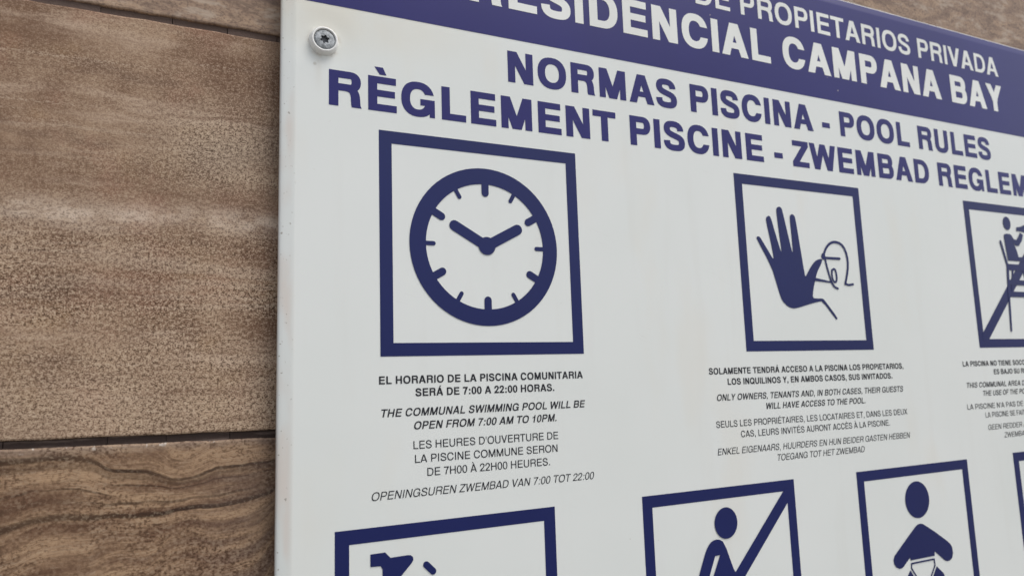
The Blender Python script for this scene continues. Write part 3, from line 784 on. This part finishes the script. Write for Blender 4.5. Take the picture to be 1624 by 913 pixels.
hd = line(smooth_line([(2.671, -0.450), (2.678, -0.425), (2.698, -0.392), (2.732, -0.364), (2.774, -0.352), (2.827, -0.363), (2.858, -0.399), (2.872, -0.462), (2.862, -0.527), (2.831, -0.606)], 1), .015) \
   + line([(2.831, -0.606), (2.86, -0.612), (2.897, -0.607)], .013) \
   + line([(2.666, -0.455), (2.802, -0.455)], .015) + [circle(2.668, -.447, .016, .02, 16)] \
   + line(smooth_line([(2.681, -0.457), (2.687, -0.495), (2.7, -0.546), (2.716, -0.599), (2.739, -0.629), (2.765, -0.636)], 1), .013) \
   + line(smooth_line([(2.731, -0.526), (2.75, -0.517), (2.761, -0.531), (2.766, -0.576), (2.754, -0.600), (2.735, -0.596), (2.725, -0.565), (2.729, -0.526)], 1), .012) \
   + line([(2.58, -0.586), (2.64, -0.592), (2.711, -0.600)], .020, w1=.008)
flat('man_in_cap', hd, D2, ph)

# struck-out lifeguard on a high chair
pl = pictogram(4.038, 0.002, 'square navy frame with a struck-out lifeguard on a high chair')
flat('strike_bar', [[(4.088, -0.901), (4.082, -0.925), (4.084, -0.950), (4.110, -0.955), (4.148, -0.942), (5.00, -0.10), (4.945, -0.055)]], D1, pl)
lg = [circle(4.498, -0.127, 0.043, 0.048)]
lg += [[(4.446, -0.222), (4.455, -0.207), (4.48, -0.202), (4.515, -0.202), (4.534, -0.210), (4.556, -0.236), (4.585, -0.243), (4.618, -0.212), (4.640, -0.185), (4.672, -0.200), (4.650, -0.245), (4.605, -0.285), (4.570, -0.283), (4.548, -0.262), (4.575, -0.315), (4.588, -0.365), (4.72, -0.360), (4.735, -0.395), (4.462, -0.394), (4.452, -0.30)]]
lg += [[(4.600, -0.176), (4.605, -0.148), (4.653, -0.142), (4.72, -0.120), (4.728, -0.160), (4.693, -0.182), (4.65, -0.176)]]
lg += line([(4.71, -.378), (4.76, -.50)], .040) + line([(4.76, -.50), (4.80, -.50)], .028)
flat('lifeguard', lg, D2, pl)
ch = line([(4.400, -0.264), (4.446, -0.424)], .022) + [[(4.437, -0.418), (4.437, -0.462), (4.745, -0.462), (4.745, -0.418)]]
ch += line([(4.447, -0.44), (4.427, -0.60), (4.421, -0.66), (4.401, -0.883)], .026, w1=.018) + line([(4.735, -.44), (4.80, -.883)], .026, w1=.018)
ch += [rect(4.435, -0.566, 4.755, -0.530), rect(4.43, -0.650, 4.77, -0.612)]
ch += line([(4.50, -.455), (4.46, -.64)], .018) + line([(4.62, -.455), (4.655, -.56)], .018)
flat('high_chair', ch, D2 + .0006, pl)

# shower
psh = pictogram(-0.1915, -1.6965, 'square navy frame with a shower head and water jets')
sh_ = [(-0.048, -1.801), (0.013, -1.8), (0.035, -1.824), (0.108, -1.823), (0.122, -1.825), (0.131, -1.833), (0.133, -1.845), (0.125, -1.857), (0.079, -1.903), (0.030, -1.958), (0.018, -1.965), (0.004, -1.960), (0.002, -1.94), (0.002, -1.865), (-0.006, -1.852), (-0.048, -1.85)]
flat('shower_head', [sh_], D1, psh)
jets = line([(0.1885, -1.8715), (0.2185, -1.902)], .0275)
for a, b in (((.265, -1.948), (.295, -1.978)), ((.135, -1.925), (.165, -1.955)), ((.212, -2.002), (.242, -2.032)), ((.085, -1.978), (.115, -2.008)), ((.16, -2.055), (.19, -2.085)), ((.235, -2.13), (.265, -2.16))):
    jets += line([a, b], .0275)
flat('water_jets', jets, D1, psh)
fig = [circle(.47, -2.06, .075, .078)] + line([(.45, -2.22), (.44, -2.40)], .13) + line([(.42, -2.42), (.40, -2.62)], .055) + line([(.48, -2.42), (.50, -2.62)], .055) + line([(.40, -2.20), (.28, -2.28)], .045) + line([(.50, -2.20), (.58, -2.33)], .045)
flat('bather', fig, D1, psh)

# struck-out running figure
pr_ = pictogram(1.292, -1.6985, 'square navy frame with a struck-out walking figure')
flat('strike_bar', [[(2.204, -1.76), (2.225, -1.745), (2.246, -1.735), (2.256, -1.744), (2.250, -1.775), (2.241, -1.811), (1.40, -2.665), (1.345, -2.625)]], D1, pr_)
wf = [circle(1.801, -1.877, 0.0745, 0.078)]
wf += [[(1.540, -2.245), (1.575, -2.260), (1.600, -2.250), (1.672, -2.123), (1.716, -2.030), (1.749, -2.028), (1.690, -2.140), (1.655, -2.30), (1.600, -2.50), (1.570, -2.60), (1.640, -2.62), (1.700, -2.45), (1.740, -2.33), (1.800, -2.42), (1.86, -2.60), (1.925, -2.58), (1.870, -2.38), (1.818, -2.25), (1.835, -2.160), (1.880, -2.225), (1.95, -2.27), (1.965, -2.24), (1.90, -2.19), (1.850, -2.140), (1.829, -2.105), (1.811, -2.056), (1.792, -2.003), (1.772, -1.966), (1.752, -1.954), (1.734, -1.951), (1.713, -1.953), (1.693, -1.961), (1.670, -1.984), (1.652, -2.015), (1.634, -2.053), (1.606, -2.114)]]
flat('walking_figure', wf, D2, pr_)

# baby in a nappy
pb = pictogram(2.778, -1.7005, 'square navy frame with a baby in a nappy')
body = [(3.278, -2.041), (3.300, -2.045), (3.322, -2.057), (3.402, -2.102), (3.501, -2.165), (3.530, -2.187), (3.545, -2.210), (3.547, -2.245), (3.535, -2.270), (3.512, -2.282), (3.488, -2.284), (3.465, -2.276), (3.381, -2.213), (3.377, -2.238), (3.163, -2.238), (3.158, -2.222), (3.1, -2.263), (3.082, -2.271), (3.060, -2.272), (3.035, -2.260), (3.020, -2.240), (3.017, -2.218), (3.028, -2.196), (3.078, -2.161), (3.164, -2.1), (3.236, -2.052), (3.256, -2.043)]
flat('baby', [circle(3.274, -1.901, 0.107)] + [body], D1, pb)
nap = line([(3.166, -2.256), (3.369, -2.256), (3.371, -2.292), (3.300, -2.385), (3.236, -2.385), (3.164, -2.284), (3.166, -2.256)], .009)
flat('nappy', nap, D2, pb)
flat('baby_leg', [[(3.152, -2.292), (3.215, -2.385), (3.150, -2.50), (3.10, -2.56), (3.07, -2.52), (3.06, -2.43), (3.10, -2.345)]], D1, pb)
flat('baby_leg', [[(3.385, -2.300), (3.322, -2.385), (3.385, -2.50), (3.435, -2.56), (3.47, -2.52), (3.48, -2.43), (3.44, -2.345)]], D1, pb)

pictogram(4.2545, -1.694, 'square navy frame nearest the lower right edge of the photo')

# ------------------------------------------------------------------ the screw with its plastic ring
SX, SV = -0.2405, 0.368
screw = empty('screw', 'grey star-socket screw in a white plastic ring near the top left corner of the sign', 'screw', W3(SX, SV, 0))
def lathe(name, prof, mat, parent, N=48, tilt=(0, 0), closed_top=False):
    vs, fs = [], []
    for r, d in prof:
        for i in range(N):
            a = 2 * math.pi * i / N; x, y = r * math.cos(a), r * math.sin(a)
            vs.append(W3(SX + x, SV + y, d * 0.85 + tilt[0] * x + tilt[1] * y))
    for j in range(len(prof) - 1):
        for i in range(N):
            a, b = j * N + i, j * N + (i + 1) % N
            fs.append((a, b, b + N, a + N))
    if closed_top: fs.append(tuple(range((len(prof) - 1) * N, len(prof) * N)))
    return mesh_obj(name, vs, fs, mat, parent, smooth=True)
lathe('plastic_ring', [(0.0625, -0.002), (0.0630, 0.002), (0.0600, 0.010), (0.0575, 0.022), (0.0560, 0.030), (0.0535, 0.0335), (0.0500, 0.034), (0.0475, 0.032), (0.0465, 0.027), (0.0465, 0.010)], M_PLASTIC, screw)
# head with a real six-lobed socket
N = 72
def star(i, s=1.0):
    a = 2 * math.pi * i / N
    return s * (0.0165 + 0.0032 * math.cos(6 * a)), a
vs, fs = [], []
rings = [[(0.0455, 0.012)] * N, [(0.0455, 0.0235)] * N, [(0.0440, 0.0262)] * N, [(0.0380, 0.0285)] * N, [(0.028, 0.0300)] * N,
         [(star(i, 1.08)[0], 0.0302) for i in range(N)], [(star(i)[0], 0.0292) for i in range(N)], [(star(i, .94)[0], 0.014) for i in range(N)]]
for rg in rings:
    for i, (r, d) in enumerate(rg):
        a = 2 * math.pi * i / N + 0.3
        vs.append(W3(SX + r * math.cos(a), SV + r * math.sin(a), d * 0.85))
for j in range(len(rings) - 1):
    for i in range(N):
        a, b = j * N + i, j * N + (i + 1) % N
        fs.append((a, b, b + N, a + N))
head = mesh_obj('screw_head', vs, fs, M_STEEL, screw)
vs = [W3(SX + r * math.cos(2 * math.pi * i / N + .3), SV + r * math.sin(2 * math.pi * i / N + .3), 0.0128) for i, r in enumerate([star(k, 1.0)[0] for k in range(N)])]
mesh_obj('socket_floor', vs, [tuple(range(N))], M_DARK, head)
